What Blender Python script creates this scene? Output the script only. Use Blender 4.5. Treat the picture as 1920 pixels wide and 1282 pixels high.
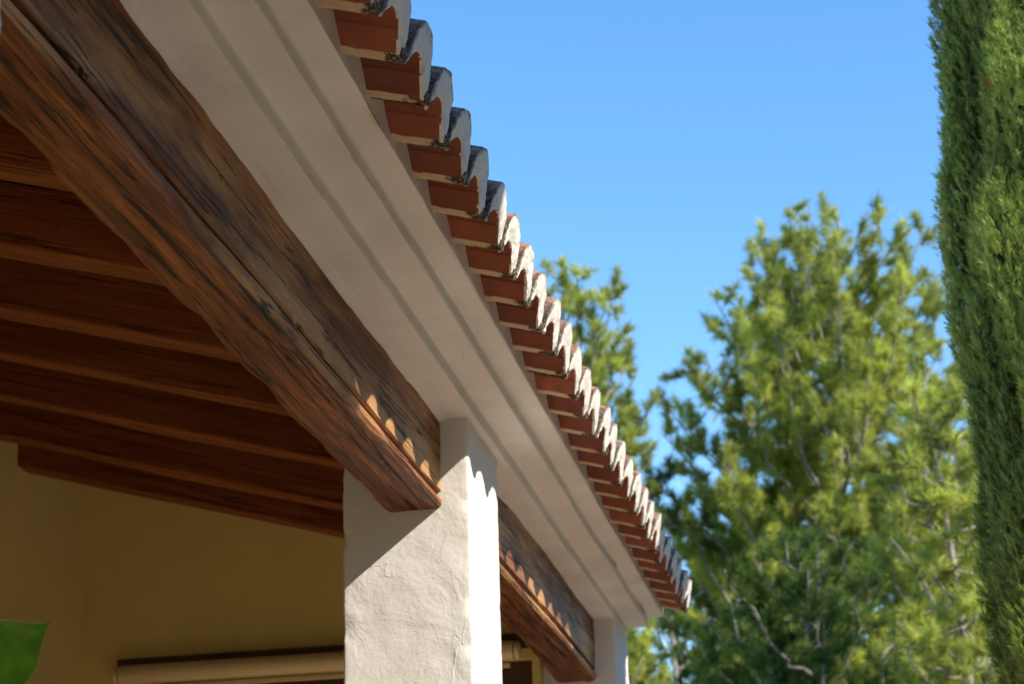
import bpy, math, random
import numpy as np
from mathutils import Matrix, Vector

# ------------------------------------------------------------------ camera, sky, sun, exposure
scn = bpy.context.scene
for o in list(bpy.data.objects):
    bpy.data.objects.remove(o)
COL = scn.collection
H = 1.6                      # eye height above the ground
F_PX = 3877.9                # focal length in photo pixels (1920 wide)
# rows: along the eave, outward from the house, up   (columns: camera right, down, forward)
CAM = np.array([[0.1795, 0.3163, 0.9315],
                [0.9833, -0.0869, -0.1599],
                [-0.0304, -0.9447, 0.3266]])
cam_d = bpy.data.cameras.new('camera')
cam = bpy.data.objects.new('camera', cam_d)
COL.objects.link(cam)
scn.camera = cam
A_, O_, U_ = CAM
def _col(k, s): return Vector((O_[k]*s, A_[k]*s, U_[k]*s)).normalized()
cx, cz = _col(0, 1), _col(2, -1)
cy = cz.cross(cx).normalized(); cx = cy.cross(cz).normalized()
cam.matrix_world = Matrix(((cx.x, cy.x, cz.x, 0), (cx.y, cy.y, cz.y, 0), (cx.z, cy.z, cz.z, H), (0, 0, 0, 1)))
cam_d.sensor_width = 36.0
cam_d.lens = 36.0*F_PX/1920.0
cam_d.clip_start = 0.05
cam_d.clip_end = 4000
cam_d.dof.use_dof = True
cam_d.dof.focus_distance = 4.8
cam_d.dof.aperture_fstop = 6.3

TO_SUN = Vector((1.0, -0.47, 0.775)).normalized()
world = bpy.data.worlds.new('World'); scn.world = world
world.use_nodes = True
wn = world.node_tree.nodes; wl = world.node_tree.links
wn.clear()
sky = wn.new('ShaderNodeTexSky'); sky.sky_type = 'NISHITA'; sky.sun_disc = False
sky.sun_elevation = math.asin(TO_SUN.z)
sky.sun_rotation = math.atan2(TO_SUN.x, TO_SUN.y)
sky.air_density = 1.0; sky.dust_density = 0.0; sky.ozone_density = 1.5
bg = wn.new('ShaderNodeBackground'); bg.inputs['Strength'].default_value = 0.112
wo = wn.new('ShaderNodeOutputWorld')
hs = wn.new('ShaderNodeHueSaturation'); hs.inputs['Saturation'].default_value = 1.27
wl.new(sky.outputs[0], hs.inputs['Color']); wl.new(hs.outputs[0], bg.inputs['Color']); wl.new(bg.outputs[0], wo.inputs['Surface'])
sun_d = bpy.data.lights.new('sun', 'SUN'); sun_d.energy = 2.75; sun_d.angle = math.radians(0.53); sun_d.color = (1.0, 0.92, 0.8)
sun = bpy.data.objects.new('sun', sun_d); COL.objects.link(sun)
sun.rotation_euler = TO_SUN.to_track_quat('Z', 'Y').to_euler()
sun.location = (20, -10, 20)
scn.view_settings.view_transform = 'Standard'
scn.view_settings.look = 'None'
scn.view_settings.gamma = 1.0
scn.view_settings.exposure = 1.5
scn.view_settings.use_curve_mapping = False

rng = np.random.default_rng(7)
random.seed(7)

# ------------------------------------------------------------------ helpers
def W(X, Y, Z):
    """along the eave, outward, height above the eye -> world"""
    return Vector((Y, X, Z+H))
def pix(px, py, X):
    """direction through a photo pixel, met with the plane at distance X along the eave"""
    r = CAM @ np.array([px-960.0, py-641.0, F_PX]); r = r*X/r[0]
    return W(*r)

def _hash(ix, iy, iz, seed):
    n = (ix*374761393 + iy*668265263 + iz*2147483647 + seed*1274126177) & 0xffffffff
    n = ((n ^ (n >> 13))*1274126177) & 0xffffffff
    return ((n ^ (n >> 16)) & 0xffffff)/float(0xffffff)
def vnoise(p, seed=0):
    p = np.asarray(p, float); i = np.floor(p).astype(np.int64); f = p-i; f = f*f*(3-2*f)
    r = 0
    for dx in (0, 1):
        for dy in (0, 1):
            for dz in (0, 1):
                w = (f[..., 0] if dx else 1-f[..., 0])*(f[..., 1] if dy else 1-f[..., 1])*(f[..., 2] if dz else 1-f[..., 2])
                r = r+w*_hash(i[..., 0]+dx, i[..., 1]+dy, i[..., 2]+dz, seed)
    return r*2-1
def fbm(p, seed=0, oct=3):
    a, r = 1.0, 0; p = np.asarray(p, float)
    for k in range(oct):
        r = r+a*vnoise(p*(2**k), seed+k*17); a *= .5
    return r

def mesh_np(name, verts, faces, mats=None, smooth=False, mat_idx=None):
    """faces: (n,3) or (n,4) int array, or a list of index lists"""
    me = bpy.data.meshes.new(name)
    if isinstance(faces, np.ndarray):
        n, k = faces.shape
        me.vertices.add(len(verts)); me.vertices.foreach_set('co', np.asarray(verts, np.float32).ravel())
        me.loops.add(n*k); me.loops.foreach_set('vertex_index', faces.astype(np.int32).ravel())
        me.polygons.add(n); me.polygons.foreach_set('loop_start', np.arange(0, n*k, k, dtype=np.int32))
        me.update(calc_edges=True)
    else:
        me.from_pydata([tuple(v) for v in verts], [], faces)
    if mats:
        for m in mats: me.materials.append(m)
    if mat_idx is not None: me.polygons.foreach_set('material_index', np.asarray(mat_idx, np.int32))
    if smooth: me.polygons.foreach_set('use_smooth', np.ones(len(me.polygons), bool))
    me.update()
    return me
def link(name, me, parent=None, loc=None, rot=None):
    o = bpy.data.objects.new(name, me); COL.objects.link(o)
    if loc is not None: o.location = loc
    if rot is not None: o.rotation_euler = rot
    if parent: o.parent = parent
    return o
def empty(name, loc):
    o = bpy.data.objects.new(name, None); COL.objects.link(o); o.location = loc; o.empty_display_size = .2
    return o
def tag(o, label=None, cat=None, group=None, kind=None):
    if label: o['label'] = label
    if cat: o['category'] = cat
    if group: o['group'] = group
    if kind: o['kind'] = kind
    return o

def resample(profile, step):
    """closed 2-D polyline, points about step apart"""
    out = []
    P = np.asarray(profile, float)
    for a, b in zip(P, np.roll(P, -1, 0)):
        n = max(1, int(round(np.linalg.norm(b-a)/step)))
        for k in range(n): out.append(a+(b-a)*k/n)
    return np.array(out)
def round_corners(profile, r, seg=3):
    P = np.asarray(profile, float); out = []
    n = len(P)
    for i in range(n):
        a, b, c = P[i-1], P[i], P[(i+1) % n]
        u = (a-b); lu = np.linalg.norm(u); u = u/lu; v = (c-b); lv = np.linalg.norm(v); v = v/lv
        rr = min(r, lu*.45, lv*.45)
        p0, p2 = b+u*rr, b+v*rr
        for k in range(seg+1):
            t = k/seg; out.append((1-t)**2*p0+2*t*(1-t)*b+t*t*p2)
    return np.array(out)
def loft(profile, ts, axis, disp=None, cap=True):
    """closed profile (n,2) swept along an axis ('y': profile is (x,z); 'z': profile is (x,y)); disp(points)->offset along the profile's normal"""
    P = np.asarray(profile, float); n = len(P)
    e = np.roll(P, -1, 0)-np.roll(P, 1, 0); e /= np.maximum(np.linalg.norm(e, axis=1, keepdims=True), 1e-9)
    area = 0.5*np.sum(P[:, 0]*np.roll(P[:, 1], -1)-np.roll(P[:, 0], -1)*P[:, 1])
    N = np.stack([e[:, 1], -e[:, 0]], 1)*(1 if area > 0 else -1)
    T = np.asarray(ts, float); m = len(T)
    V = np.zeros((m, n, 3)); NN = np.zeros((m, n, 3))
    if axis == 'y':
        V[:, :, 0] = P[:, 0]; V[:, :, 2] = P[:, 1]; V[:, :, 1] = T[:, None]; NN[:, :, 0] = N[:, 0]; NN[:, :, 2] = N[:, 1]
    else:
        V[:, :, 0] = P[:, 0]; V[:, :, 1] = P[:, 1]; V[:, :, 2] = T[:, None]; NN[:, :, 0] = N[:, 0]; NN[:, :, 1] = N[:, 1]
    if disp is not None: V = V+NN*disp(V)[..., None]
    V = V.reshape(-1, 3)
    i = np.arange(m-1)[:, None]*n; j = np.arange(n)[None, :]; j2 = (j+1) % n
    q = np.stack([i+j, i+j2, i+n+j2, i+n+j], -1).reshape(-1, 4)
    flip = (area > 0) == (axis == 'y')
    faces = [list(r[::-1]) if flip else list(r) for r in q.tolist()]
    if cap:
        c0 = list(range(n)); c1 = list(range((m-1)*n, m*n))
        faces.append(c0 if flip else c0[::-1]); faces.append(c1[::-1] if flip else c1)
    return V, faces
def box_mesh(name, x0, x1, y0, y1, z0, z1, mats):
    v = [(x, y, z) for x in (x0, x1) for y in (y0, y1) for z in (z0, z1)]
    f = [[0, 1, 3, 2], [4, 6, 7, 5], [0, 4, 5, 1], [2, 3, 7, 6], [0, 2, 6, 4], [1, 5, 7, 3]]
    return mesh_np(name, v, f, mats)
def bevel(o, w=.006, seg=2):
    m = o.modifiers.new('bevel', 'BEVEL'); m.width = w; m.segments = seg; m.limit_method = 'ANGLE'

# ------------------------------------------------------------------ materials
class NT:
    def __init__(self, name):
        self.m = bpy.data.materials.new(name); self.m.use_nodes = True
        self.t = self.m.node_tree; self.t.nodes.clear()
        self.out = self.n('ShaderNodeOutputMaterial')
        self.b = self.n('ShaderNodeBsdfPrincipled'); self.l(self.b.outputs[0], self.out.inputs['Surface'])
        self.b.inputs['Roughness'].default_value = .85
        self.b.inputs['Specular IOR Level'].default_value = .3
    def n(self, t): return self.t.nodes.new(t)
    def l(self, a, b): self.t.links.new(a, b)
    def coord(self, scale=(1, 1, 1), kind='Object', rot=(0, 0, 0)):
        c = self.n('ShaderNodeTexCoord'); mp = self.n('ShaderNodeMapping'); mp.inputs['Scale'].default_value = scale; mp.inputs['Rotation'].default_value = rot
        self.l(c.outputs[kind], mp.inputs['Vector']); return mp.outputs[0]
    def noise(self, vec, scale, detail=4, rough=.55, dist=0):
        n = self.n('ShaderNodeTexNoise'); n.inputs['Scale'].default_value = scale; n.inputs['Detail'].default_value = detail
        n.inputs['Roughness'].default_value = rough; n.inputs['Distortion'].default_value = dist
        self.l(vec, n.inputs['Vector']); return n.outputs['Fac']
    def ramp(self, fac, stops):
        r = self.n('ShaderNodeValToRGB'); e = r.color_ramp.elements
        while len(e) < len(stops): e.new(.5)
        for k, (p, c) in enumerate(stops):
            e[k].position = p; e[k].color = (c[0], c[1], c[2], 1) if not isinstance(c, (int, float)) else (c, c, c, 1)
        self.l(fac, r.inputs[0]); return r.outputs[0]
    def math(self, op, a, b=None, clamp=False):
        m = self.n('ShaderNodeMath'); m.operation = op; m.use_clamp = clamp
        for k, v in enumerate((a, b)):
            if v is None: continue
            if isinstance(v, (int, float)): m.inputs[k].default_value = v
            else: self.l(v, m.inputs[k])
        return m.outputs[0]
    def mix(self, fac, a, b, mode='MIX'):
        m = self.n('ShaderNodeMix'); m.data_type = 'RGBA'; m.blend_type = mode
        for k, v in ((0, fac), (6, a), (7, b)):
            if isinstance(v, (int, float)): m.inputs[k].default_value = v
            elif isinstance(v, tuple): m.inputs[k].default_value = (*v, 1)
            else: self.l(v, m.inputs[k])
        return m.outputs[2]
    def bump(self, h, strength, dist=.01, prev=None):
        b = self.n('ShaderNodeBump'); b.inputs['Strength'].default_value = strength; b.inputs['Distance'].default_value = dist
        self.l(h, b.inputs['Height'])
        if prev is not None: self.l(prev, b.inputs['Normal'])
        return b.outputs[0]
    def done(self, col=None, normal=None, rough=None):
        if col is not None:
            if isinstance(col, tuple): self.b.inputs['Base Color'].default_value = (*col, 1)
            else: self.l(col, self.b.inputs['Base Color'])
        if normal is not None: self.l(normal, self.b.inputs['Normal'])
        if rough is not None:
            if isinstance(rough, (int, float)): self.b.inputs['Roughness'].default_value = rough
            else: self.l(rough, self.b.inputs['Roughness'])
        return self.m

def mat_plaster(name, c1, c2, relief=1.0, crack=True):
    t = NT(name); v = t.coord()
    big = t.noise(v, 2.2, 4); mid = t.noise(v, 5.5, 4, .5, 1.4); fine = t.noise(v, 70, 4, .6); grit = t.noise(v, 260, 2)
    col = t.mix(t.ramp(big, [(.3, 0), (.7, 1)]), c1, c2)
    col = t.mix(t.math('MULTIPLY', t.ramp(mid, [(.55, 0), (.8, 1)]), .25), col, tuple(x*.82 for x in c1))
    h = t.math('ADD', t.math('MULTIPLY', mid, 1.0), t.math('MULTIPLY', fine, .22))
    nrm = t.bump(h, .32*relief, .02)
    nrm = t.bump(grit, .18*relief, .003, nrm)
    rd = t.ramp(t.math('ABSOLUTE', t.math('SUBTRACT', t.noise(t.coord((1, 1, .8), rot=(.5, .4, .3)), 4.2, 4, .5, 1.6), .5)), [(0, 1), (.012, .4), (.03, 0)])
    rg_ = t.ramp(t.noise(v, 3.1, 2), [(.5, 0), (.6, 1)])
    nrm = t.bump(t.math('MULTIPLY', rd, rg_), .26*relief, .006, nrm)
    pit = t.ramp(t.noise(v, 38, 2), [(.70, 1), (.76, 0)])
    nrm = t.bump(pit, .5*relief, .006, nrm)
    if crack:
        vo = t.n('ShaderNodeTexVoronoi'); vo.feature = 'DISTANCE_TO_EDGE'; vo.inputs['Scale'].default_value = 3.2
        wv = t.n('ShaderNodeVectorMath'); wv.operation = 'ADD'
        nz = t.n('ShaderNodeTexNoise'); nz.inputs['Scale'].default_value = 5; nz.inputs['Detail'].default_value = 5; t.l(v, nz.inputs['Vector'])
        sc = t.n('ShaderNodeVectorMath'); sc.operation = 'SCALE'; sc.inputs['Scale'].default_value = .35; t.l(nz.outputs['Color'], sc.inputs[0])
        t.l(v, wv.inputs[0]); t.l(sc.outputs[0], wv.inputs[1]); t.l(wv.outputs[0], vo.inputs['Vector'])
        line = t.ramp(vo.outputs['Distance'], [(0.0, 1), (.004, 0)])
        gate = t.ramp(t.noise(v, 7.0, 3), [(.60, 0), (.66, 1)])
        ck = t.math('MULTIPLY', line, gate)
        col = t.mix(t.math('MULTIPLY', ck, .65), col, (.16, .13, .1))
        spots = t.math('MULTIPLY', t.ramp(t.noise(v, 95, 2), [(.74, 0), (.78, 1)]), .5)
        col = t.mix(spots, col, (.2, .16, .12))
        nrm = t.bump(t.math('SUBTRACT', 1.0, ck), .5, .006, nrm)
    return t.done(col, nrm, .92)

def mat_wood(name, dark, mid, light, ring=1.0, gloss=.6, weather=None, bump=1.0, splits=False):
    """long grain along the object's local y"""
    t = NT(name)
    c = t.n('ShaderNodeTexCoord')
    oi = t.n('ShaderNodeObjectInfo')
    off = t.n('ShaderNodeVectorMath'); off.operation = 'ADD'
    rnd = t.n('ShaderNodeCombineXYZ'); t.l(t.math('MULTIPLY', oi.outputs['Random'], 13.0), rnd.inputs[1])
    t.l(c.outputs['Object'], off.inputs[0]); t.l(rnd.outputs[0], off.inputs[1])
    def mp(scale):
        m = t.n('ShaderNodeMapping'); m.inputs['Scale'].default_value = scale; t.l(off.outputs[0], m.inputs['Vector']); return m.outputs[0]
    low = t.noise(mp((3.5, .55, 3.5)), 1, 3, .5)
    mid_n = t.noise(mp((36, 1.9, 36)), 1, 5, .6)
    sep = t.n('ShaderNodeSeparateXYZ'); t.l(off.outputs[0], sep.inputs[0])
    dx = t.math('ADD', sep.outputs[0], .055); dz = t.math('SUBTRACT', sep.outputs[2], .12)
    rad = t.math('SQRT', t.math('ADD', t.math('MULTIPLY', dx, dx), t.math('MULTIPLY', dz, dz)))
    rad = t.math('ADD', rad, t.math('ADD', t.math('MULTIPLY', low, .13*ring), t.math('MULTIPLY', mid_n, .02*ring)))
    rings = t.math('ADD', t.math('MULTIPLY', t.math('SINE', t.math('MULTIPLY', rad, 720.0)), .5), .5)
    fibre = t.noise(mp((190, 3.5, 190)), 1, 4, .65)
    blot = t.noise(mp((17, 1.2, 17)), 1, 8, .7)
    col = t.mix(t.ramp(blot, [(.36, 0), (.56, .55), (.76, 1)]), dark, mid)
    col = t.mix(t.math('MULTIPLY', t.ramp(mid_n, [(.5, 0), (.75, 1)]), .7), col, light)
    col = t.mix(t.math('MULTIPLY', t.math('POWER', rings, 2.0), .38), col, dark)
    col = t.mix(t.math('MULTIPLY', t.ramp(fibre, [(.46, 0), (.66, 1)]), .6), col, dark)
    # long drying cracks
    cn = t.noise(mp((7.5, .20, 7.5)), 1.6, 6, .55, .06)
    cr = t.ramp(t.math('ABSOLUTE', t.math('SUBTRACT', cn, .5)), [(.0, 1), (.004, .95), (.009, 0)])
    gate = t.ramp(t.noise(mp((3, .8, 3)), 2.2, 2), [(.40, 0), (.47, 1)])
    cr = t.math('MULTIPLY', cr, gate)
    # worm holes and knots
    vo = t.n('ShaderNodeTexVoronoi'); vo.inputs['Scale'].default_value = 26; t.l(mp((1, .6, 1)), vo.inputs['Vector'])
    hole = t.math('MULTIPLY', t.ramp(vo.outputs['Distance'], [(.05, 1), (.08, 0)]), t.ramp(t.noise(mp((5, 3, 5)), 1, 2), [(.55, 0), (.6, 1)]))
    vk = t.n('ShaderNodeTexVoronoi'); vk.inputs['Scale'].default_value = 2.6; t.l(mp((1, .8, 1)), vk.inputs['Vector'])
    knot = t.ramp(vk.outputs['Distance'], [(.03, 1), (.1, 0)])
    if weather:
        wv = t.ramp(t.noise(mp((6, 1.0, 6)), 1.3, 5, .6), [(.44, 0), (.62, 1)])
        sepn = t.n('ShaderNodeSeparateXYZ'); g = t.n('ShaderNodeNewGeometry'); t.l(g.outputs['Normal'], sepn.inputs[0])
        side = t.ramp(sepn.outputs[0], [(.35, 0), (.8, 1)])
        col = t.mix(t.math('MULTIPLY', wv, t.math('MULTIPLY', side, .75)), col, weather)
    col = t.mix(t.math('MULTIPLY', knot, .8), col, tuple(x*.5 for x in dark))
    bad = t.math('MAXIMUM', cr, hole)
    if splits:          # a few long drying splits that wander along each face
        so = t.n('ShaderNodeSeparateXYZ'); t.l(c.outputs['Object'], so.inputs[0])
        gn = t.n('ShaderNodeNewGeometry'); sn = t.n('ShaderNodeSeparateXYZ'); t.l(gn.outputs['Normal'], sn.inputs[0])
        outer = t.ramp(sn.outputs[0], [(.5, 0), (.7, 1)]); under = t.ramp(t.math('MULTIPLY', sn.outputs[2], -1.0), [(.5, 0), (.7, 1)])
        for q, (ax, c0, amp, mask, wd) in enumerate(((2, .185, .10, outer, .0042), (2, .115, .07, outer, .0022), (2, .235, .05, outer, .0018), (0, -.06, .08, under, .0028), (0, -.125, .07, under, .002))):
            nv = t.n('ShaderNodeTexNoise'); nv.noise_dimensions = '1D'; nv.inputs['Scale'].default_value = 1.0; nv.inputs['Detail'].default_value = 7; nv.inputs['Roughness'].default_value = .5
            t.l(t.math('ADD', t.math('MULTIPLY', so.outputs[1], .9), 3.7*q+1.3), nv.inputs['W'])
            gt = t.n('ShaderNodeTexNoise'); gt.noise_dimensions = '1D'; gt.inputs['Scale'].default_value = 1.6; gt.inputs['Detail'].default_value = 3
            t.l(t.math('ADD', so.outputs[1], 9.1*q+4.2), gt.inputs['W'])
            wdt = t.math('MULTIPLY', t.ramp(gt.outputs[0], [(.38, 0), (.62, 1)]), wd)
            dist = t.math('ABSOLUTE', t.math('SUBTRACT', so.outputs[ax], t.math('ADD', t.math('MULTIPLY', t.math('SUBTRACT', nv.outputs[0], .5), amp), c0)))
            ln = t.math('MULTIPLY', t.math('LESS_THAN', dist, wdt), mask)
            bad = t.math('MAXIMUM', bad, ln)
    col = t.mix(t.math('MULTIPLY', bad, .93 if splits else .45), col, (.012, .008, .005))
    h = t.math('ADD', t.math('MULTIPLY', rings, .35), t.math('MULTIPLY', fibre, .5))
    nrm = t.bump(h, .55*bump, .004)
    nrm = t.bump(mid_n, .45*bump, .012, nrm)
    nrm = t.bump(t.math('SUBTRACT', 1.0, bad), .9, .008, nrm)
    rg = t.math('ADD', t.math('MULTIPLY', fibre, .25), gloss-.12)
    t.b.inputs['Specular IOR Level'].default_value = .14
    return t.done(col, nrm, rg)

M_PIL = mat_plaster('white_lime_plaster', (.71, .68, .635), (.65, .62, .575), 1.0)
M_COR = mat_plaster('cornice_plaster', (.79, .745, .67), (.63, .585, .51), .8)
M_YEL = mat_plaster('ochre_wall_plaster', (.70, .58, .205), (.63, .52, .175), .3, False)
M_BEAM = mat_wood('old_pine_beam', (.055, .019, .008), (.34, .11, .035), (.56, .21, .072), 1.0, .5, (.56, .31, .125), 1.0, True)
M_RAF = mat_wood('rafter_wood', (.13, .037, .011), (.29, .085, .024), (.36, .115, .033), .7, .5, None, .6)
M_BOARD = mat_wood('ceiling_board_wood', (.11, .04, .015), (.20, .08, .03), (.26, .11, .04), .7, .6, None, .6)

def mat_tile_white():
    t = NT('whitewashed_tile_end'); v = t.coord()
    oi = t.n('ShaderNodeObjectInfo')
    vv = t.n('ShaderNodeVectorMath'); vv.operation = 'ADD'; cb = t.n('ShaderNodeCombineXYZ')
    for k in range(3): t.l(t.math('MULTIPLY', oi.outputs['Random'], 31.0+7*k), cb.inputs[k])
    t.l(v, vv.inputs[0]); t.l(cb.outputs[0], vv.inputs[1]); p = vv.outputs[0]
    a = t.noise(p, 22, 5, .6, .8); b = t.noise(p, 120, 4, .65)
    col = t.mix(t.ramp(a, [(.35, 0), (.7, 1)]), (.78, .73, .64), (.66, .63, .58))
    # lichen freckles, thicker towards the edges of the lime coat
    fre = t.ramp(t.noise(p, 170, 3, .7), [(.63, 0), (.69, 1)])
    gate = t.ramp(t.noise(p, 16, 3), [(.45, 0.05), (.68, 1)])
    col = t.mix(t.math('MULTIPLY', t.math('MULTIPLY', fre, gate), .85), col, (.06, .055, .035))
    ra = t.n('ShaderNodeAttribute'); ra.attribute_name = 'rim'
    rim = t.ramp(t.math('ADD', ra.outputs['Fac'], t.math('MULTIPLY', t.math('SUBTRACT', t.noise(p, 45, 4, .7), .5), .9)), [(.86, 0), (1.0, 1)])
    col = t.mix(t.math('MULTIPLY', rim, .75), col, (.13, .105, .07))
    patch = t.ramp(t.noise(p, 28, 4, .6), [(.55, 0), (.70, 1)])
    col = t.mix(t.math('MULTIPLY', patch, .5), col, (.42, .36, .27))
    h = t.math('ADD', a, t.math('MULTIPLY', b, .3))
    return t.done(col, t.bump(h, .9, .012), .9)
def mat_terracotta(name, lichen):
    t = NT(name); v = t.coord()
    oi = t.n('ShaderNodeObjectInfo')
    vv = t.n('ShaderNodeVectorMath'); vv.operation = 'ADD'; cb = t.n('ShaderNodeCombineXYZ')
    for k in range(3): t.l(t.math('MULTIPLY', oi.outputs['Random'], 17.0+5*k), cb.inputs[k])
    t.l(v, vv.inputs[0]); t.l(cb.outputs[0], vv.inputs[1]); p = vv.outputs[0]
    a = t.noise(p, 9, 4); g = t.noise(p, 140, 3, .6)
    c1 = t.mix(oi.outputs['Random'], (.40, .122, .056), (.16, .046, .027))
    col = t.mix(t.ramp(a, [(.35, 0), (.7, 1)]), c1, (.21, .075, .045))
    col = t.mix(t.math('MULTIPLY', t.ramp(g, [(.6, 0), (.75, 1)]), .4), col, (.16, .058, .034))
    if lichen:
        sep = t.n('ShaderNodeSeparateXYZ'); t.l(v, sep.inputs[0])
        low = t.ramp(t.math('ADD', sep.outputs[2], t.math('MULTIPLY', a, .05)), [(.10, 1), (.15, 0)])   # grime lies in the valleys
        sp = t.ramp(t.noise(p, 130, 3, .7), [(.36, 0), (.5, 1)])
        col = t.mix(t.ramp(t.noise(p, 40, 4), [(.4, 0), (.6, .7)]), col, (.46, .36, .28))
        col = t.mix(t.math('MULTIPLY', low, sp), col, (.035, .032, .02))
        fle = t.ramp(t.noise(p, 190, 2), [(.66, 0), (.7, 1)])
        col = t.mix(t.math('MULTIPLY', fle, low), col, (.5, .47, .34))
    else:
        st = t.ramp(t.noise(p, 18, 4), [(.6, 0), (.75, .5)])
        col = t.mix(st, col, (.18, .085, .055))
    return t.done(col, t.bump(t.math('ADD', a, t.math('MULTIPLY', g, .4)), .35, .006), .88)
def mat_pan():
    t = NT('mortar_pan_strip'); v = t.coord(); oi = t.n('ShaderNodeObjectInfo')
    vv = t.n('ShaderNodeVectorMath'); vv.operation = 'ADD'; cb = t.n('ShaderNodeCombineXYZ')
    for k in range(3): t.l(t.math('MULTIPLY', oi.outputs['Random'], 23.0+5*k), cb.inputs[k])
    t.l(v, vv.inputs[0]); t.l(cb.outputs[0], vv.inputs[1]); p = vv.outputs[0]
    a = t.noise(p, 30, 4)
    col = t.mix(a, (.55, .43, .28), (.45, .33, .2))
    sep = t.n('ShaderNodeSeparateXYZ'); t.l(v, sep.inputs[0])
    edge = t.ramp(t.math('ADD', sep.outputs[0], t.math('MULTIPLY', t.noise(p, 24, 3), .10)), [(.008, 0), (.02, 1)])
    sp = t.ramp(t.noise(p, 120, 3, .7), [(.36, 0), (.46, 1)])
    col = t.mix(t.math('MULTIPLY', edge, sp), col, (.03, .026, .016))
    return t.done(col, t.bump(a, .6, .008), .9)
M_TW = mat_tile_white(); M_TI = mat_terracotta('terracotta_underside', False); M_TO = mat_terracotta('terracotta_lichen', True); M_PAN = mat_pan()

def mat_simple(name, c, rough=.6, spec=.3, var=.15, scale=12, bump=.2):
    t = NT(name); v = t.coord(); a = t.noise(v, scale, 4)
    col = t.mix(a, tuple(x*(1-var) for x in c), tuple(min(1, x*(1+var)) for x in c))
    t.b.inputs['Specular IOR Level'].default_value = spec
    return t.done(col, t.bump(a, bump, .004), rough)
M_CREAM = mat_simple('cream_enamel', (.66, .55, .33), .35, .5, .06, 5, .05)
M_DARKW = mat_simple('dark_stained_frame', (.07, .03, .018), .5, .4, .3, 20)
M_SLAB = mat_simple('roof_bed_mortar', (.4, .34, .27), .9)
M_POT = mat_simple('terracotta_pot', (.42, .17, .09), .8)
M_SOIL = mat_simple('potting_soil', (.05, .035, .025), .95)
def mat_glass():
    t = NT('window_pane'); t.b.inputs['Base Color'].default_value = (.02, .022, .025, 1); t.b.inputs['Roughness'].default_value = .06; t.b.inputs['Specular IOR Level'].default_value = .6
    return t.m
M_GLASS = mat_glass()

def mat_foliage(name, c_lo, c_hi, trans=.3, rough=.6):
    """per-spray colour from the 'tint' attribute; light passes through the blades"""
    t = NT(name); a = t.n('ShaderNodeAttribute'); a.attribute_name = 'tint'
    col = t.ramp(a.outputs['Fac'], [(0, c_lo), (.75, c_hi), (1, tuple(min(1, x*1.35) for x in c_hi))])
    t.b.inputs['Roughness'].default_value = rough; t.b.inputs['Specular IOR Level'].default_value = .25
    t.l(col, t.b.inputs['Base Color'])
    tr = t.n('ShaderNodeBsdfTranslucent'); t.l(col, tr.inputs['Color'])
    mx = t.n('ShaderNodeMixShader'); mx.inputs[0].default_value = trans
    t.l(t.b.outputs[0], mx.inputs[1]); t.l(tr.outputs[0], mx.inputs[2]); t.l(mx.outputs[0], t.out.inputs['Surface'])
    return t.m
M_PINE = mat_foliage('pine_needles', (.085, .135, .028), (.50, .53, .10), .42)
M_PINE_SHADE = mat_foliage('shaded_pine_needles', (.03, .07, .014), (.14, .205, .036), .35)  # deep green needles with crown shade put into the colour
M_CYP = mat_foliage('cypress_scale_leaves', (.03, .075, .018), (.29, .37, .075), .3)
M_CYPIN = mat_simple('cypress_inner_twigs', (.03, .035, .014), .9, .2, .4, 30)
def mat_bark(name, c):
    t = NT(name); v = t.coord((14, 14, 3)); a = t.noise(v, 1.5, 5, .6)
    col = t.mix(t.ramp(a, [(.35, 0), (.65, 1)]), tuple(x*.45 for x in c), c)
    return t.done(col, t.bump(a, .8, .02), .9)
M_BARK = mat_bark('pine_bark_grey', (.40, .35, .30)); M_BARK_C = mat_bark('cypress_bark', (.22, .13, .08))

# ------------------------------------------------------------------ ground and paving
def mat_ground():
    t = NT('dry_garden_ground'); v = t.coord(); a = t.noise(v, .35, 5); b = t.noise(v, 6, 5, .7)
    col = t.mix(t.ramp(a, [(.35, 0), (.65, 1)]), (.10, .105, .045), (.06, .085, .025))
    col = t.mix(t.ramp(b, [(.4, 0), (.7, 1)]), col, (.12, .11, .06))
    return t.done(col, t.bump(b, .8, .05), .95)
g = mesh_np('ground', [(-1500, -1500, 0), (1500, -1500, 0), (1500, 1500, 0), (-1500, 1500, 0)], [[0, 1, 2, 3]], [mat_ground()])
tag(link('ground', g), kind='structure')
def mat_paving(nm, c1, c2, c3):
    t = NT(nm); v = t.coord(); br = t.n('ShaderNodeTexBrick'); t.l(v, br.inputs['Vector'])
    br.inputs['Scale'].default_value = 1.0; br.inputs['Brick Width'].default_value = .4; br.inputs['Row Height'].default_value = .4; br.inputs['Mortar Size'].default_value = .008
    br.inputs['Color1'].default_value = (*c1, 1); br.inputs['Color2'].default_value = (*c2, 1); br.inputs['Mortar'].default_value = (*c3, 1)
    return t.done(br.outputs['Color'], t.bump(t.noise(v, 30, 4), .3, .01), .8)
pv = mesh_np('terrace', [(-1.1, -6, .004), (2.8, -6, .004), (2.8, 11.5, .004), (-1.1, 11.5, .004)], [[0, 1, 2, 3]], [mat_paving('pale_stone_paving', (.66, .50, .37), (.60, .44, .32), (.4, .34, .27))])
tag(link('terrace_paving', pv), kind='structure')
pf = mesh_np('porch_floor', [(-3.6, -6, .008), (-1.1, -6, .008), (-1.1, 9.2, .008), (-3.6, 9.2, .008)], [[0, 1, 2, 3]], [mat_paving('terracotta_floor', (.34, .17, .09), (.28, .13, .07), (.25, .2, .15))])
tag(link('porch_floor', pf), kind='structure')

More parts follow.
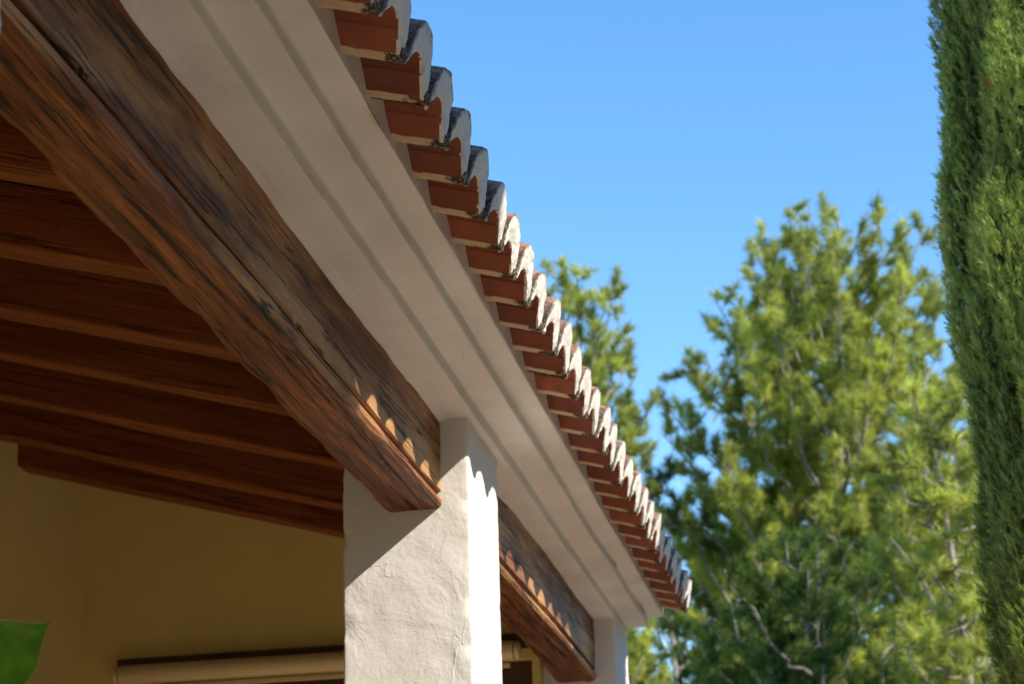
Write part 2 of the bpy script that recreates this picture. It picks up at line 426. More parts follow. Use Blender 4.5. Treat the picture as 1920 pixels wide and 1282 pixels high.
# ------------------------------------------------------------------ the house with its porch
SL = 0.28; ANG = math.atan(SL)
XEND = 9.33; XBEG = -1.5
house = tag(empty('house', (-1.3, 5.8, 0)), 'white plastered house porch with timber beams and clay tile eave', 'house')
HO = Vector((-1.3, 5.8, 0))
def hpart(name, me, loc=(0, 0, 0), rot=None, parent=None):
    """child of the house (placed in world coordinates)"""
    o = link(name, me)
    o.parent = parent or house
    base = HO if parent is None else HO
    o.location = Vector(loc)-base
    if rot is not None: o.rotation_euler = rot
    return o

# pillars: rounded, hand-trowelled plaster
def pillar_mesh(name, wx, wy, h, step, seed):
    P = round_corners([(0, 0), (-wx, 0), (-wx, wy), (0, wy)], .008, 3)
    P = resample(P, step)
    zs = np.arange(0, h+step*.5, step)
    def d(V):
        a = fbm(V*np.array([3.0, 3.0, 2.2]), seed, 2)*.0040
        r = fbm(V*np.array([16, 16, 12.0]), seed+5, 3)*.0012
        # trowel ridges: sharp steps where a smear of plaster stops
        n = fbm(V*np.array([6.5, 6.5, 5.0])+3.1, seed+9, 3)
        ridge = np.clip(1-np.abs(n)*7, 0, 1)**2*.0022*np.clip(fbm(V*1.7, seed+40, 2)*2, 0, 1)
        # chipped arrises
        cxx = np.minimum(np.abs(V[..., 0]), np.abs(V[..., 0]+wx)); cyy = np.minimum(np.abs(V[..., 1]), np.abs(V[..., 1]-wy))
        near = np.clip(1-(cxx+cyy)/.03, 0, 1)
        chip = near*np.clip(fbm(V*14.0, seed+21, 2)-.15, 0, 1)*.012
        return a+r+ridge-chip
    V, F = loft(P, zs, 'z', d)
    return mesh_np(name, V, F, [M_PIL], True)
ZS0, ZS1, ZS2 = 1.802, 1.845, 1.886
pm = pillar_mesh('pillar', .383, .474, H+ZS0+.03, .011, 3)
hpart('pillar', pm, (-1.136, 5.786, 0))
pm2 = pillar_mesh('pillar', .383, .45, H+ZS0+.03, .018, 11)
hpart('pillar', pm2, (-1.112, 8.88, 0))
pm3 = pillar_mesh('pillar', .383, .474, H+ZS0+.03, .02, 19)
hpart('pillar', pm3, (-1.136, 2.455-.474, 0))

# timber beams between the pillars: hewn, with a grooved and beaded lower outer edge
def beam_mesh(name, length, seed):
    # local: x 0 = outer face, negative inward; z 0 = underside; y along
    bw, bh = .182, .285
    prof = [(0, bh), (0, .056), (-.006, .051), (-.016, .047), (-.016, .040), (-.004, .036), (.004, .027), (.003, .014), (-.006, .003), (-.020, -.001),
            (-.10, .000), (-bw+.03, .001), (-bw+.012, .010), (-bw, .034), (-bw, bh)]
    P = resample(np.array(prof), .011)
    ys = np.arange(0, length+.005, .016)
    def d(V):
        a = fbm(V*np.array([2.5, 1.0, 2.5])+seed, seed, 2)*.0045
        b = fbm(V*np.array([14, 4.5, 14.0]), seed+3, 3)*.0022
        inner = np.clip((-V[..., 0]-.11)/.06, 0, 1)*np.clip((.08-V[..., 2])/.06, 0, 1)
        chop = np.clip(fbm(V*np.array([1.0, 4.2, 1.0])+9, seed+8, 3)+.1, 0, 1)*.010*inner
        n = fbm(V*np.array([9, 1.3, 9.0]), seed+31, 2)
        check = np.clip(1-np.abs(n)*16, 0, 1)*.0035
        return a+b-chop-check
    V, F = loft(P, ys, 'y', d)
    # the beam sags and wanders a little
    V[:, 0] += .004*np.sin(V[:, 1]*1.7+seed); V[:, 2] += .004*np.sin(V[:, 1]*2.3+seed*2)
    return mesh_np(name, V, F, [M_BEAM], False)
b1 = beam_mesh('timber_beam', 5.80-2.44, 2)
hpart('timber_beam', b1, (-1.222, 2.44, H+1.532))
b2 = beam_mesh('timber_beam', 8.90-6.24, 5)
hpart('timber_beam', b2, (-1.203, 6.24, H+1.532))

# rafters rising inward from the beam to the house wall
WALLY = -3.5
def rafter_mesh(name, length, seed):
    P = resample(round_corners([(0, 0), (.125, 0), (.125, .172), (0, .172)], .008, 2), .02)
    ys = np.arange(0, length+.01, .03)
    def d(V): return fbm(V*np.array([5, 1.6, 5.0]), seed, 3)*.006
    V, F = loft(P, ys, 'y', d)
    return mesh_np(name, V, F, [M_RAF], False)
# local y runs inward and up: rotate so +y -> (-cos, 0, sin), +x -> along the eave
RY = 1.27
rl = (abs(WALLY)-RY+.05)/math.cos(ANG)
rmeshes = [rafter_mesh('rafter', rl, s) for s in (1, 2, 3)]
MR = Matrix(((0, -math.cos(ANG), math.sin(ANG)), (1, 0, 0), (0, math.sin(ANG), math.cos(ANG))))
for k, xb in enumerate((2.25, 2.9, 3.55, 4.20, 4.84, 5.49, 6.05, 6.71, 7.46, 8.06)):
    x0 = xb-.125
    zb = 1.81-SL*(1.3-RY)
    o = hpart('rafter', rmeshes[k % 3], (-RY, x0, H+zb), MR.to_euler())
# ceiling boards lying on the rafters, along the eave
bl = box_mesh('ceiling_board', 0, .142, 0, XEND-.6-XBEG, 0, .018, [M_BOARD])
MBD = Matrix(((math.cos(ANG), 0, math.sin(ANG)), (0, 1, 0), (-math.sin(ANG), 0, math.cos(ANG))))
for k in range(17):
    s_ = .02+(k+1)*.146
    nx, nz = math.sin(ANG)*.174, math.cos(ANG)*.174
    hpart('ceiling_board', bl, (-RY-s_*math.cos(ANG)+nx, XBEG, H+1.81-SL*(1.3-RY)+s_*math.sin(ANG)+nz), MBD.to_euler())

# stepped plaster cornice under the tiles
def cornice_mesh():
    top = 1.995
    prof = [(-.943, top), (-.943, ZS2), (-1.016, ZS2), (-1.016, ZS1), (-1.111, ZS1), (-1.111, ZS0), (-1.195, ZS0), (-1.235, ZS0-.004), (-1.30, ZS0-.004), (-1.42, ZS0+.01), (-1.42, top)]
    P = resample(round_corners(prof, .0045, 2), .012)
    P[:, 1] += H
    ys = np.arange(XBEG, XEND+.001, .03); ys[-1] = XEND
    def d(V):
        return fbm(V*np.array([2.0, 1.6, 2.0]), 41, 2)*.0045+fbm(V*np.array([12, 9, 12.0]), 43, 3)*.0022
    V, F = loft(P, ys, 'y', d)
    # wavering lower lip where the plaster meets the beam
    k = (V[:, 0] < -1.2) & (V[:, 2] < H+ZS0+.02)
    V[k, 2] += .006*fbm(np.stack([V[k, 1]*3, V[k, 1]*0, V[k, 1]*0], 1), 77, 3)
    return mesh_np('cornice', V, F, [M_COR], True)
hpart('cornice', cornice_mesh())

# walls of the porch
hpart('wall', box_mesh('wall', -4.0, WALLY, XBEG, 9.25, 0, H+2.62, [M_YEL]))
def prism(name, poly_xz, y0, y1, mats):
    n = len(poly_xz); v = [(x, y0, z) for x, z in poly_xz]+[(x, y1, z) for x, z in poly_xz]
    f = [list(range(n))[::-1], list(range(n, 2*n))]+[[k, (k+1) % n, n+(k+1) % n, n+k] for k in range(n)]
    return mesh_np(name, v, f, mats)
XW = 8.78
WIN = (-3.16, -1.465, H+1.0-1.1, H+1.63)     # opening in the end wall: x0,x1,z0,z1
topz = lambda x: H+1.81+SL*(-1.3-x)+.17
hpart('wall', prism('wall', [(WALLY-.08, 0), (WIN[0], 0), (WIN[0], WIN[3]), (WIN[1], WIN[3]), (WIN[1], 0), (-1.43, 0), (-1.43, topz(-1.43)), (WALLY-.08, topz(WALLY-.08))], XW, 9.2, [M_YEL]))
# glazed door in the end wall
door = hpart('door', box_mesh('door', WIN[0]+.005, WIN[0]+.11, XW+.05, XW+.12, 0.01, WIN[3]-.004, [M_DARKW]))
def dpart(name, me, mat=None):
    o = link(name, me); o.parent = door; o.location = (0, 0, 0); return o
dpart('stile', box_mesh('stile', WIN[1]-.11, WIN[1]-.005, XW+.05, XW+.12, .01, WIN[3]-.004, [M_DARKW]))
dpart('top_rail', box_mesh('top_rail', WIN[0]+.112, WIN[1]-.112, XW+.052, XW+.118, WIN[3]-.12, WIN[3]-.006, [M_DARKW]))
dpart('bottom_rail', box_mesh('bottom_rail', WIN[0]+.112, WIN[1]-.112, XW+.052, XW+.118, .012, .3, [M_DARKW]))
dpart('shadow_board', box_mesh('shadow_board', -3.34, WIN[1]+.02, XW-.028, XW+.03, H+1.672, H+1.735, [M_DARKW]))  # dark board added for the shadow band above the roller
dpart('mullion', box_mesh('mullion', -2.36, -2.26, XW+.054, XW+.116, .302, WIN[3]-.122, [M_DARKW]))
dpart('pane', box_mesh('pane', WIN[0]+.113, -2.361, XW+.08, XW+.09, .303, WIN[3]-.123, [M_GLASS]))
dpart('pane', box_mesh('pane', -2.259, WIN[1]-.113, XW+.08, XW+.09, .303, WIN[3]-.123, [M_GLASS]))

# roof: bed of mortar with the tile row at the eave
TIPY, TIPZ, TIPX0, S = -0.824, 1.885, 3.640, .21
ca, sa = math.cos(ANG), math.sin(ANG)
def roof_pt(d, h):     # d inward along the slope from the tile tips, h above the tile bed
    return (TIPY-d*ca+h*sa, H+TIPZ+d*sa+h*ca)
rp = [roof_pt(.16, .062), roof_pt(.16, .085), roof_pt(3.4, .10), roof_pt(3.4, .01), roof_pt(.50, .01), roof_pt(.48, .052)]
roof = hpart('roof', prism('roof', rp, XBEG, XEND-.02, [M_SLAB]))
# tile profiles: along the eave (in tile spacings), height above the bed
def turn(V): return [(v[1], v[0], v[2]) for v in V]
def rev(F): return [f[::-1] for f in F]
OUT = [(.0, .0), (.035, .032), (.07, .062), (.12, .089), (.2, .111), (.31, .125), (.43, .130), (.55, .127), (.67, .116), (.78, .097), (.87, .071), (.93, .04), (.965, .0)]
INN = [(x_, z_*1.22) for x_, z_ in [(.82, .0), (.76, .0095), (.625, .0265), (.615, .031), (.54, .0415), (.47, .0475), (.37, .047), (.27, .041), (.18, .0295), (.10, .0175), (.035, .004)]]
def sm(pts, n=1):
    p = np.array(pts, float)
    for _ in range(n):
        q = [p[0]]
        for a, b in zip(p[:-1], p[1:]): q += [a*.75+b*.25, a*.25+b*.75]
        q.append(p[-1]); p = np.array(q)
    return p
def cover_mesh(seed):
    r = np.random.default_rng(seed)
    o = sm(OUT); o = o*np.array([S, 1]); i_ = np.array(INN)*np.array([S, 1])
    o = o.copy(); o[:, 0] = o[:, 0]*1.0-.001; o[:, 1] *= 1.0
    prof = np.vstack([o, i_]); n = len(prof); no = len(o)
    ys = [-.006, -.06, -.13, -.22, -.45]
    V = []; F = []; MI = []
    for y in ys:
        for (x, z) in prof: V.append((x, y, z+.06*max(0, -y-.3)))
    for k in range(len(ys)-1):
        for j in range(n):
            j2 = (j+1) % n
            F.append([k*n+j, k*n+j2, (k+1)*n+j2, (k+1)*n+j]); MI.append(0 if j < no-1 else 1)
    F.append(list(range(n))[::-1]); MI.append(0)
    return mesh_np('cover_tile', turn(V), rev(F), [M_TO, M_TI], False, MI)
def plug_mesh(seed):
    """lime-washed mortar that closes the tile end, from the inner arch to the tile's back"""
    r = np.random.default_rng(seed)
    o = sm(OUT)*np.array([S, 1]); i_ = sm(INN)*np.array([S, 1])
    m = 26
    def even(p):
        d = np.r_[0, np.cumsum(np.linalg.norm(np.diff(p, axis=0), axis=1))]; t = np.linspace(0, d[-1], m)
        return np.stack([np.interp(t, d, p[:, 0]), np.interp(t, d, p[:, 1])], 1)
    A = even(o); B = even(i_[::-1])
    A[:, 0] = .055*S+A[:, 0]*.925; A[:, 1] *= 1.0
    rows = 9; V = []; F = []
    for k in range(rows):
        t = k/(rows-1)
        for j in range(m):
            p = B[j]*(1-t)+A[j]*t
            bulge = .0025*math.sin(math.pi*t)**.6
            y = -.004+bulge+.0028*float(fbm(np.array([p[0]*30+seed*5, p[1]*30, seed]), 5, 3))
            x = p[0]+.0022*float(vnoise(np.array([j*.16, seed*3.3, t*2]), 3)); z = p[1]+.0022*float(vnoise(np.array([j*.16, seed*2.1, t*2+8]), 4))
            V.append((x, y, z))
    for k in range(rows-1):
        for j in range(m-1):
            F.append([k*m+j, (k+1)*m+j, (k+1)*m+j+1, k*m+j+1])
    # returns: outer lip and inner lip going back a little
    e0 = len(V)
    for j in range(m): V.append(V[(rows-1)*m+j])
    nb = len(V)
    for j in range(m): x, y, z = V[(rows-1)*m+j]; V.append((x, -.0075, z))
    for j in range(m-1): F.append([e0+j, nb+j, nb+j+1, e0+j+1])
    i0 = len(V)
    for j in range(m): V.append(V[j])
    nb2 = len(V)
    for j in range(m): x, y, z = V[j]; V.append((x, -.010, z))
    for j in range(m-1): F.append([i0+j, i0+j+1, nb2+j+1, nb2+j])
    # feet
    for j in (0, m-1):
        col_ = [k*m+j for k in range(rows)]
        F.append([nb2+j]+col_+[nb+j])
    me = mesh_np('tile_end_mortar', turn(V), rev(F), [M_TW], True)
    at = me.attributes.new('rim', 'FLOAT', 'POINT'); rv = np.ones(len(V), np.float32)
    for k in range(rows): rv[k*m:(k+1)*m] = k/(rows-1)
    rv[i0:] = 0.0; at.data.foreach_set('value', rv)
    nf = (rows-1)*(m-1); sm_ = np.zeros(len(me.polygons), bool); sm_[:nf] = True
    me.polygons.foreach_set('use_smooth', sm_); return me
def pan_mesh(seed):
    r = np.random.default_rng(seed+90)
    x0, x1 = .825*S, 1.03*S; V = []; F = []
    ys = np.linspace(0, -.155, 9); n = 6
    for y in ys:
        j = r.normal(0, .0012, 6)
        for k, (x, z) in enumerate(((x0, .0), (x0+.5*(x1-x0), -.004), (x1, .0), (x1, .016), (x0+.5*(x1-x0), .022), (x0, .016))):
            V.append((x+j[k], y, z+j[k]*.8))
    for k in range(len(ys)-1):
        for j in range(n): F.append([k*n+j, (k+1)*n+j, (k+1)*n+(j+1) % n, k*n+(j+1) % n])
    F.append(list(range(n))); F.append(list(range((len(ys)-1)*n, len(ys)*n))[::-1])
    return mesh_np('pan_tile', turn(V), rev(F), [M_PAN])
covers = [cover_mesh(k) for k in range(3)]; plugs = [plug_mesh(k) for k in range(6)]; pans = [pan_mesh(k) for k in range(4)]
MT = Matrix(((ca, 0, sa), (0, 1, 0), (-sa, 0, ca)))     # local x -> out and down the slope, y -> along the eave, z -> normal
for n in range(-14, 27):
    jit = lambda s: random.uniform(-s, s)
    x = TIPX0+n*S+jit(.0025); dy = jit(.005); tw = Matrix.Rotation(jit(.014), 3, 'Z') @ Matrix.Rotation(jit(.012), 3, 'X')
    R_ = (MT @ tw).to_euler()
    loc = (TIPY+dy*ca, x, H+TIPZ-dy*sa+jit(.002))
    for nm, me in (('cover_tile', covers[n % 3]), ('tile_end_mortar', plugs[(n*5+2) % 6]), ('pan_tile', pans[(n*3) % 4])):
        o = link(nm, me); o.parent = roof; o.location = Vector(loc); o.rotation_euler = R_
        o.location = Vector(loc)          # the roof object's own origin sits at the world origin
        if nm == 'pan_tile' and n == 26: o.scale = (1, .93, 1)

# ------------------------------------------------------------------ roller blind on the end wall
def cyl(profile_r, p0, axis_len, seg=20, mats=None, name='cyl'):
    V = []; F = []
    for (t, r) in profile_r:
        for k in range(seg):
            a = 2*math.pi*k/seg; V.append((t*axis_len, r*math.cos(a), r*math.sin(a)))
    m = len(profile_r)
    for i in range(m-1):
        for k in range(seg): F.append([i*seg+k, i*seg+(k+1) % seg, (i+1)*seg+(k+1) % seg, (i+1)*seg+k])
    F.append(list(range(seg))[::-1]); F.append(list(range((m-1)*seg, m*seg)))
    return mesh_np(name, V, F, mats, False)
rb = tag(empty('roller_blind', (-3.31, XW-.065, H+1.655)), 'cream roller blind mounted above the dark door behind the pillar', 'roller blind')
L_ = 1.78
o = link('roller_tube', cyl([(0, .040), (.004, .044), (.996, .044), (1, .040)], None, L_, 28, [M_CREAM], 'roller_tube'), rb); 
for p in o.data.polygons: p.use_smooth = len(p.vertices) == 4
o = link('end_cap', cyl([(0, .030), (.3, .040), (1, .040)], None, .022, 24, [M_CREAM], 'end_cap'), rb, (-.026, 0, 0))
o = link('end_cap', cyl([(0, .040), (.7, .040), (1, .030)], None, .022, 24, [M_CREAM], 'end_cap'), rb, (L_+.004, 0, 0))
o = link('bottom_bar', box_mesh('bottom_bar', .02, L_-.02, -.012, .012, -.072, -.052, [M_CREAM]), rb); bevel(o, .004)
for xx in (.05, L_-.08): o = link('bracket', box_mesh('bracket', xx, xx+.03, .03, .0645, -.03, .03, [M_CREAM]), rb)

# ------------------------------------------------------------------ potted plant whose leaf tip reaches into the picture
def mat_leaf():
    t = NT('glossy_green_leaf'); c = t.n('ShaderNodeTexCoord'); sep = t.n('ShaderNodeSeparateXYZ'); t.l(c.outputs['UV'], sep.inputs[0])
    # side veins slant from the midrib
    ax = t.math('ABSOLUTE', t.math('SUBTRACT', sep.outputs[1], .5))
    w = t.math('SINE', t.math('MULTIPLY', t.math('ADD', sep.outputs[0], t.math('MULTIPLY', ax, -.6)), 150.0))
    a = t.noise(t.coord(), 14, 3)
    col = t.mix(t.ramp(a, [(.3, 0), (.7, 1)]), (.05, .19, .012), (.12, .34, .025))
    col = t.mix(t.math('MULTIPLY', t.ramp(w, [(.2, 0), (1, 1)]), .12), col, (.14, .32, .03))
    rim = t.ramp(ax, [(.478, 0), (.492, 1)]); col = t.mix(t.math('MULTIPLY', rim, .8), col, (.42, .45, .2))
    t.b.inputs['Specular IOR Level'].default_value = .5
    nrm = t.bump(w, .07, .002)
    t.done(col, nrm, .32)
    tr = t.n('ShaderNodeBsdfTranslucent'); t.l(col, tr.inputs['Color']); mx = t.n('ShaderNodeMixShader'); mx.inputs[0].default_value = .3
    t.l(t.b.outputs[0], mx.inputs[1]); t.l(tr.outputs[0], mx.inputs[2]); t.l(mx.outputs[0], t.out.inputs['Surface'])
    return t.m
M_LEAF = mat_leaf(); M_STEM = mat_simple('green_stem', (.10, .17, .03), .5, .4)
def leaf_mesh(name, L, Wd, tip_curl, droop):
    nu, nv = 30, 10; V = []; F = []; UV = []
    for i in range(nu+1):
        u = i/nu
        w = Wd*(math.sin(math.pi*min(1, u*1.0)**.75))**.8 if 0 < u < 1 else 0.0008
        if u > .72: w = min(w, Wd*(.80*((1-u)/.28)**1.6+.006))
        for j in range(nv+1):
            v = j/nv*2-1
            z = -droop*u*u*L+.10*w*abs(v)**1.5+tip_curl*max(0, u-.88)**1.3+.006*math.sin(u*17+v*2)*abs(v)
            V.append((u*L, v*w, z)); UV.append((u, j/nv))
    for i in range(nu):
        for j in range(nv):
            a = i*(nv+1)+j; F.append([a, a+nv+1, a+nv+2, a+1])
    me = mesh_np(name, V, F, [M_LEAF], True)
    uv = me.uv_layers.new(name='UVMap')
    for l in me.loops: uv.data[l.index].uv = UV[l.vertex_index]
    return me
def tube(pts, radii, seg=6):
    pts = np.asarray(pts, float); n = len(pts); V = []; F = []
    for i in range(n):
        d = pts[min(i+1, n-1)]-pts[max(i-1, 0)]; d = d/np.linalg.norm(d)
        a = np.cross(d, [0, 0, 1.0] if abs(d[2]) < .9 else [1.0, 0, 0]); a /= np.linalg.norm(a); b = np.cross(d, a)
        for k in range(seg):
            t = 2*math.pi*k/seg; V.append(pts[i]+radii[i]*(a*math.cos(t)+b*math.sin(t)))
    for i in range(n-1):
        for k in range(seg): F.append((i*seg+k, i*seg+(k+1) % seg, (i+1)*seg+(k+1) % seg, (i+1)*seg+k))
    return np.array(V), np.array(F)
XL = 4.3
tip = pix(101, 1161, XL); back = pix(-140, 1345, XL+.12)
pot_xy = Vector((pix(-260, 1200, XL+.2).x, XL+.25, 0))
plant = tag(empty('potted_plant', pot_xy), 'broad glossy green leaf of a tall potted plant at the lower left corner', 'plant')
pr = [(0, .15), (.02, .155), (.75, .2), (.78, .225), (1, .225), (1, .19), (.9, .18)]
V = []; F = []; sg = 28
for (t_, r_) in pr:
    for k in range(sg): V.append((r_*math.cos(2*math.pi*k/sg), r_*math.sin(2*math.pi*k/sg), t_*.42+.006))
for i in range(len(pr)-1):
    for k in range(sg): F.append([i*sg+k, i*sg+(k+1) % sg, (i+1)*sg+(k+1) % sg, (i+1)*sg+k])
F.append(list(range(sg))[::-1])
link('pot', mesh_np('pot', V, F, [M_POT], True), plant)
V = [(.182*math.cos(2*math.pi*k/sg), .182*math.sin(2*math.pi*k/sg), .388) for k in range(sg)]
link('soil', mesh_np('soil', V, [list(range(sg))], [M_SOIL]), plant)
def add_leaf(base, tipv, Wd, face, curl=.0, droop=.05):
    base, tipv = Vector(base), Vector(tipv); d = tipv-base; L = d.length
    xd = d.normalized(); zd = (face-xd*face.dot(xd)).normalized(); yd = zd.cross(xd)
    M = Matrix((xd, yd, zd)).transposed()
    o = link('leaf', leaf_mesh('leaf', L, Wd, curl, droop), plant)
    o.matrix_local = Matrix.Translation(base-pot_xy) @ M.to_4x4()
    p0 = np.array([0, 0, .38]); p2 = np.array(base-pot_xy); p1 = np.array([p2[0]*.25, p2[1]*.25, p2[2]*.65+.1])
    ts = np.linspace(0, 1, 12)[:, None]; pts = (1-ts)**2*p0+2*ts*(1-ts)*p1+ts*ts*p2
    Vt, Ft = tube(pts, np.linspace(.016, .007, 12), 7)
    link('stem', mesh_np('stem', Vt, Ft, [M_STEM], True), plant)
to_cam = (Vector((0, 0, H))-tip).normalized()
add_leaf(back, tip, .105, (to_cam+Vector((.1, 0, .35))).normalized(), .25, .02)
for k in range(7):
    a = 2.0+k*.75; r0 = .22+.05*(k % 3); z0 = 1.35+.17*k
    bse = pot_xy+Vector((r0*math.cos(a)*.6, r0*math.sin(a)*.6, z0)); tp = pot_xy+Vector((math.cos(a)*(r0+.42), math.sin(a)*(r0+.42), z0+.12))
    if tp.x > pot_xy.x+.12: tp.x = pot_xy.x+.12
    add_leaf(bse, tp, .11, Vector((-.2*math.cos(a), -.2*math.sin(a), 1)), .0, .25)

# ------------------------------------------------------------------ trees
def set_tint(me, tint_per_face):
    at = me.attributes.new('tint', 'FLOAT', 'FACE'); at.data.foreach_set('value', np.asarray(tint_per_face, np.float32))
def unit(v): return v/np.maximum(np.linalg.norm(v, axis=-1, keepdims=True), 1e-9)

def needle_tufts(P, D, L, nper, wid, nl, r, spread=.55, tint=None):
    """P tuft bases, D shoot directions, L shoot lengths -> triangles"""
    n = len(P)
    u = r.random((n, nper, 1))*.85+.15
    base = P[:, None]+D[:, None]*L[:, None, None]*u
    dirs = unit(D[:, None]*1.0+r.normal(0, spread, (n, nper, 3)))
    ln = nl*(.7+.6*r.random((n, nper, 1)))
    side = unit(np.cross(dirs, r.normal(0, 1, (n, nper, 3))))*wid*.5
    a = base-side; b = base+side; c = base+dirs*ln
    V = np.stack([a, b, c], 2).reshape(-1, 3)
    F = np.arange(len(V)).reshape(-1, 3)
    tn = np.clip((tint[:, None] if tint is not None else .5)+r.normal(0, .12, (n, nper)), 0, 1)
    return V, F, tn.ravel()

def pine(label, base, height, prof, z_lo, n_limb, seed, mat, group, shoot=.085, dens=1.0, nper=22, needle=.125, wid=.0105, lean=(0, 0), flat=1.0):
    """prof(q): crown radius at q = 0 (bottom of the crown) .. 1 (top)"""
    r = np.random.default_rng(seed)
    root = tag(empty('pine_tree', (base[0], base[1], 0)), label, 'tree', group)
    tz = np.linspace(0, 1, 14)
    tx = lean[0]*tz**1.5+.12*np.sin(tz*5+seed)*tz; ty = lean[1]*tz**1.5+.12*np.cos(tz*4+seed)*tz
    tr = np.stack([tx, ty, tz*height*.97], 1); rad = .012+.14*(height/11)*(1-tz)**1.1
    BV, BF, nb = [], [], 0
    def add_tube(p, rr, seg=5):
        nonlocal nb
        v, f = tube(p, rr, seg); BV.append(v); BF.append(f+nb); nb += len(v)
    tv, tf = tube(tr, rad, 9)
    trunk = link('trunk', mesh_np('trunk', tv, tf, [M_BARK], True), root)
    def trunk_at(z): k = z/(height*.97); return np.array([np.interp(k, tz, tx), np.interp(k, tz, ty), z])
    P, D, L, T = [], [], [], []
    for i in range(n_limb):
        q = ((i+.5)/n_limb)**.85
        zt = z_lo+(height-z_lo)*min(1, q*1.0)
        R = prof(q)*(.78+.3*r.random())
        az = i*2.39996+r.normal(0, .35)
        rise = R*(.35+.75*q)+.15
        z0 = max(z_lo*.75, zt-rise)
        p0 = trunk_at(min(z0, height*.95)); p3 = np.array([p0[0]+R*math.cos(az), p0[1]+R*math.sin(az)*flat, zt+r.normal(0, .12)])
        p1 = p0+np.array([math.cos(az)*R*.45, math.sin(az)*R*.45*flat, rise*.12])
        ts = np.linspace(0, 1, 9)[:, None]; limb = (1-ts)**2*p0+2*ts*(1-ts)*p1+ts*ts*p3
        limb[1:-1] += r.normal(0, .04, (7, 3))
        Ll = R+rise; rb = .008+.009*Ll
        add_tube(limb, np.linspace(rb, .008, 9))
        limb_t = r.normal(0, .13)
        nbr = int(max(3, Ll*4.2*dens))
        for b in range(nbr):
            u = .28+.72*(b+r.random())/nbr
            k = u*8; k0 = min(int(k), 7); pb = limb[k0]+(limb[k0+1]-limb[k0])*(k-k0); dl = unit(limb[k0+1]-limb[k0])
            db = unit(dl*.55+r.normal(0, .72, 3)+np.array([0, 0, .22])); lb = (.22+.34*r.random())*(1.15-.4*u)*min(1.5, .55+.25*R)
            bend = unit(db+np.array([0, 0, .55]))
            q3 = [pb, pb+db*lb*.5, pb+db*lb*.5+bend*lb*.5]
            add_tube(q3, [.007, .006, .004], 4)
            ns = int(max(6, lb*40*dens)); clump = limb_t+r.normal(0, .14)
            for s in range(ns):
                w = .2+.8*(s+.5)/ns
                ps = q3[0]+(q3[1]-q3[0])*min(1, w*2) if w < .5 else q3[1]+(q3[2]-q3[1])*(w*2-1)
                ds = unit(bend*.75+r.normal(0, .5, 3)+np.array([0, 0, .4]))
                P.append(ps); D.append(ds); L.append(shoot*(.6+.8*r.random())); T.append(.58+clump+r.normal(0, .1))
    P, D, L, T = map(np.array, (P, D, L, T))
    V, F, tn = needle_tufts(P, D, L, nper, wid, needle, r, .85, T)
    me = mesh_np('crown', V, F, [mat]); set_tint(me, tn)
    link('crown', me, root)
    bme = mesh_np('limbs', np.vstack(BV), np.vstack(BF), [M_BARK], True)
    link('limbs', bme, root)
    return root, len(F)

def dome(w, k=.45, sharp=.45):
    return lambda q: w*max(.10, min(1, (1-q)/k)**sharp)
tot = 0; PINES = []
GRP = 'pines beyond the house'
def place(px, py_top, X):
    p = pix(px, py_top, X); return (p.x, p.y), p.z
b_, h_ = place(1545, 395, 26)
p_, n = pine('large sunlit pine with a domed crown standing left of the cypress', b_, h_, dome(2.4, .46, .40), 4.0, 170, 77, M_PINE, GRP, dens=1.02); tot += n; PINES.append(p_)
b_, h_ = place(1035, 500, 24)
p_, n = pine('pine rising behind the tiled eave, its right side showing', b_, h_, dome(1.3, .22, .40), 3.6, 110, 34, M_PINE, GRP, dens=1.05); tot += n; PINES.append(p_)
b_, h_ = place(1745, 725, 18.5)
p_, n = pine('small bright yellow-green pine half hidden by the cypress', b_, h_, dome(.78, .35, .5), 3.0, 44, 5, M_PINE, GRP, dens=1.0); tot += n; PINES.append(p_)
b_, h_ = place(1520, 985, 20.5)
p_, n = pine('deep green bushy pine coloured as in shade, low in front of the large sunlit one', b_, h_, dome(1.35, .35, .4), 2.6, 70, 8, M_PINE_SHADE, GRP, dens=1.0); tot += n; PINES.append(p_)
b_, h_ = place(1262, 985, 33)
p_, n = pine('far pine just past the last tile of the eave', b_, h_, dome(2.0, .4, .4), 3.0, 56, 13, M_PINE_SHADE, GRP, dens=.85, wid=.02, nper=14); tot += n; PINES.append(p_)
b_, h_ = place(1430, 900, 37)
p_, n = pine('distant pine seen through gaps under the large crown', b_, h_, dome(3.0, .4, .4), 3.0, 64, 16, M_PINE_SHADE, GRP, dens=.75, wid=.02, nper=14); tot += n; PINES.append(p_)
b_, h_ = place(1800, 880, 38)
p_, n = pine('distant thin pine with sky gaps beside the cypress trunk', b_, h_, dome(1.8, .4, .4), 3.0, 30, 17, M_PINE_SHADE, GRP, dens=.7, wid=.02, nper=14); tot += n; PINES.append(p_)

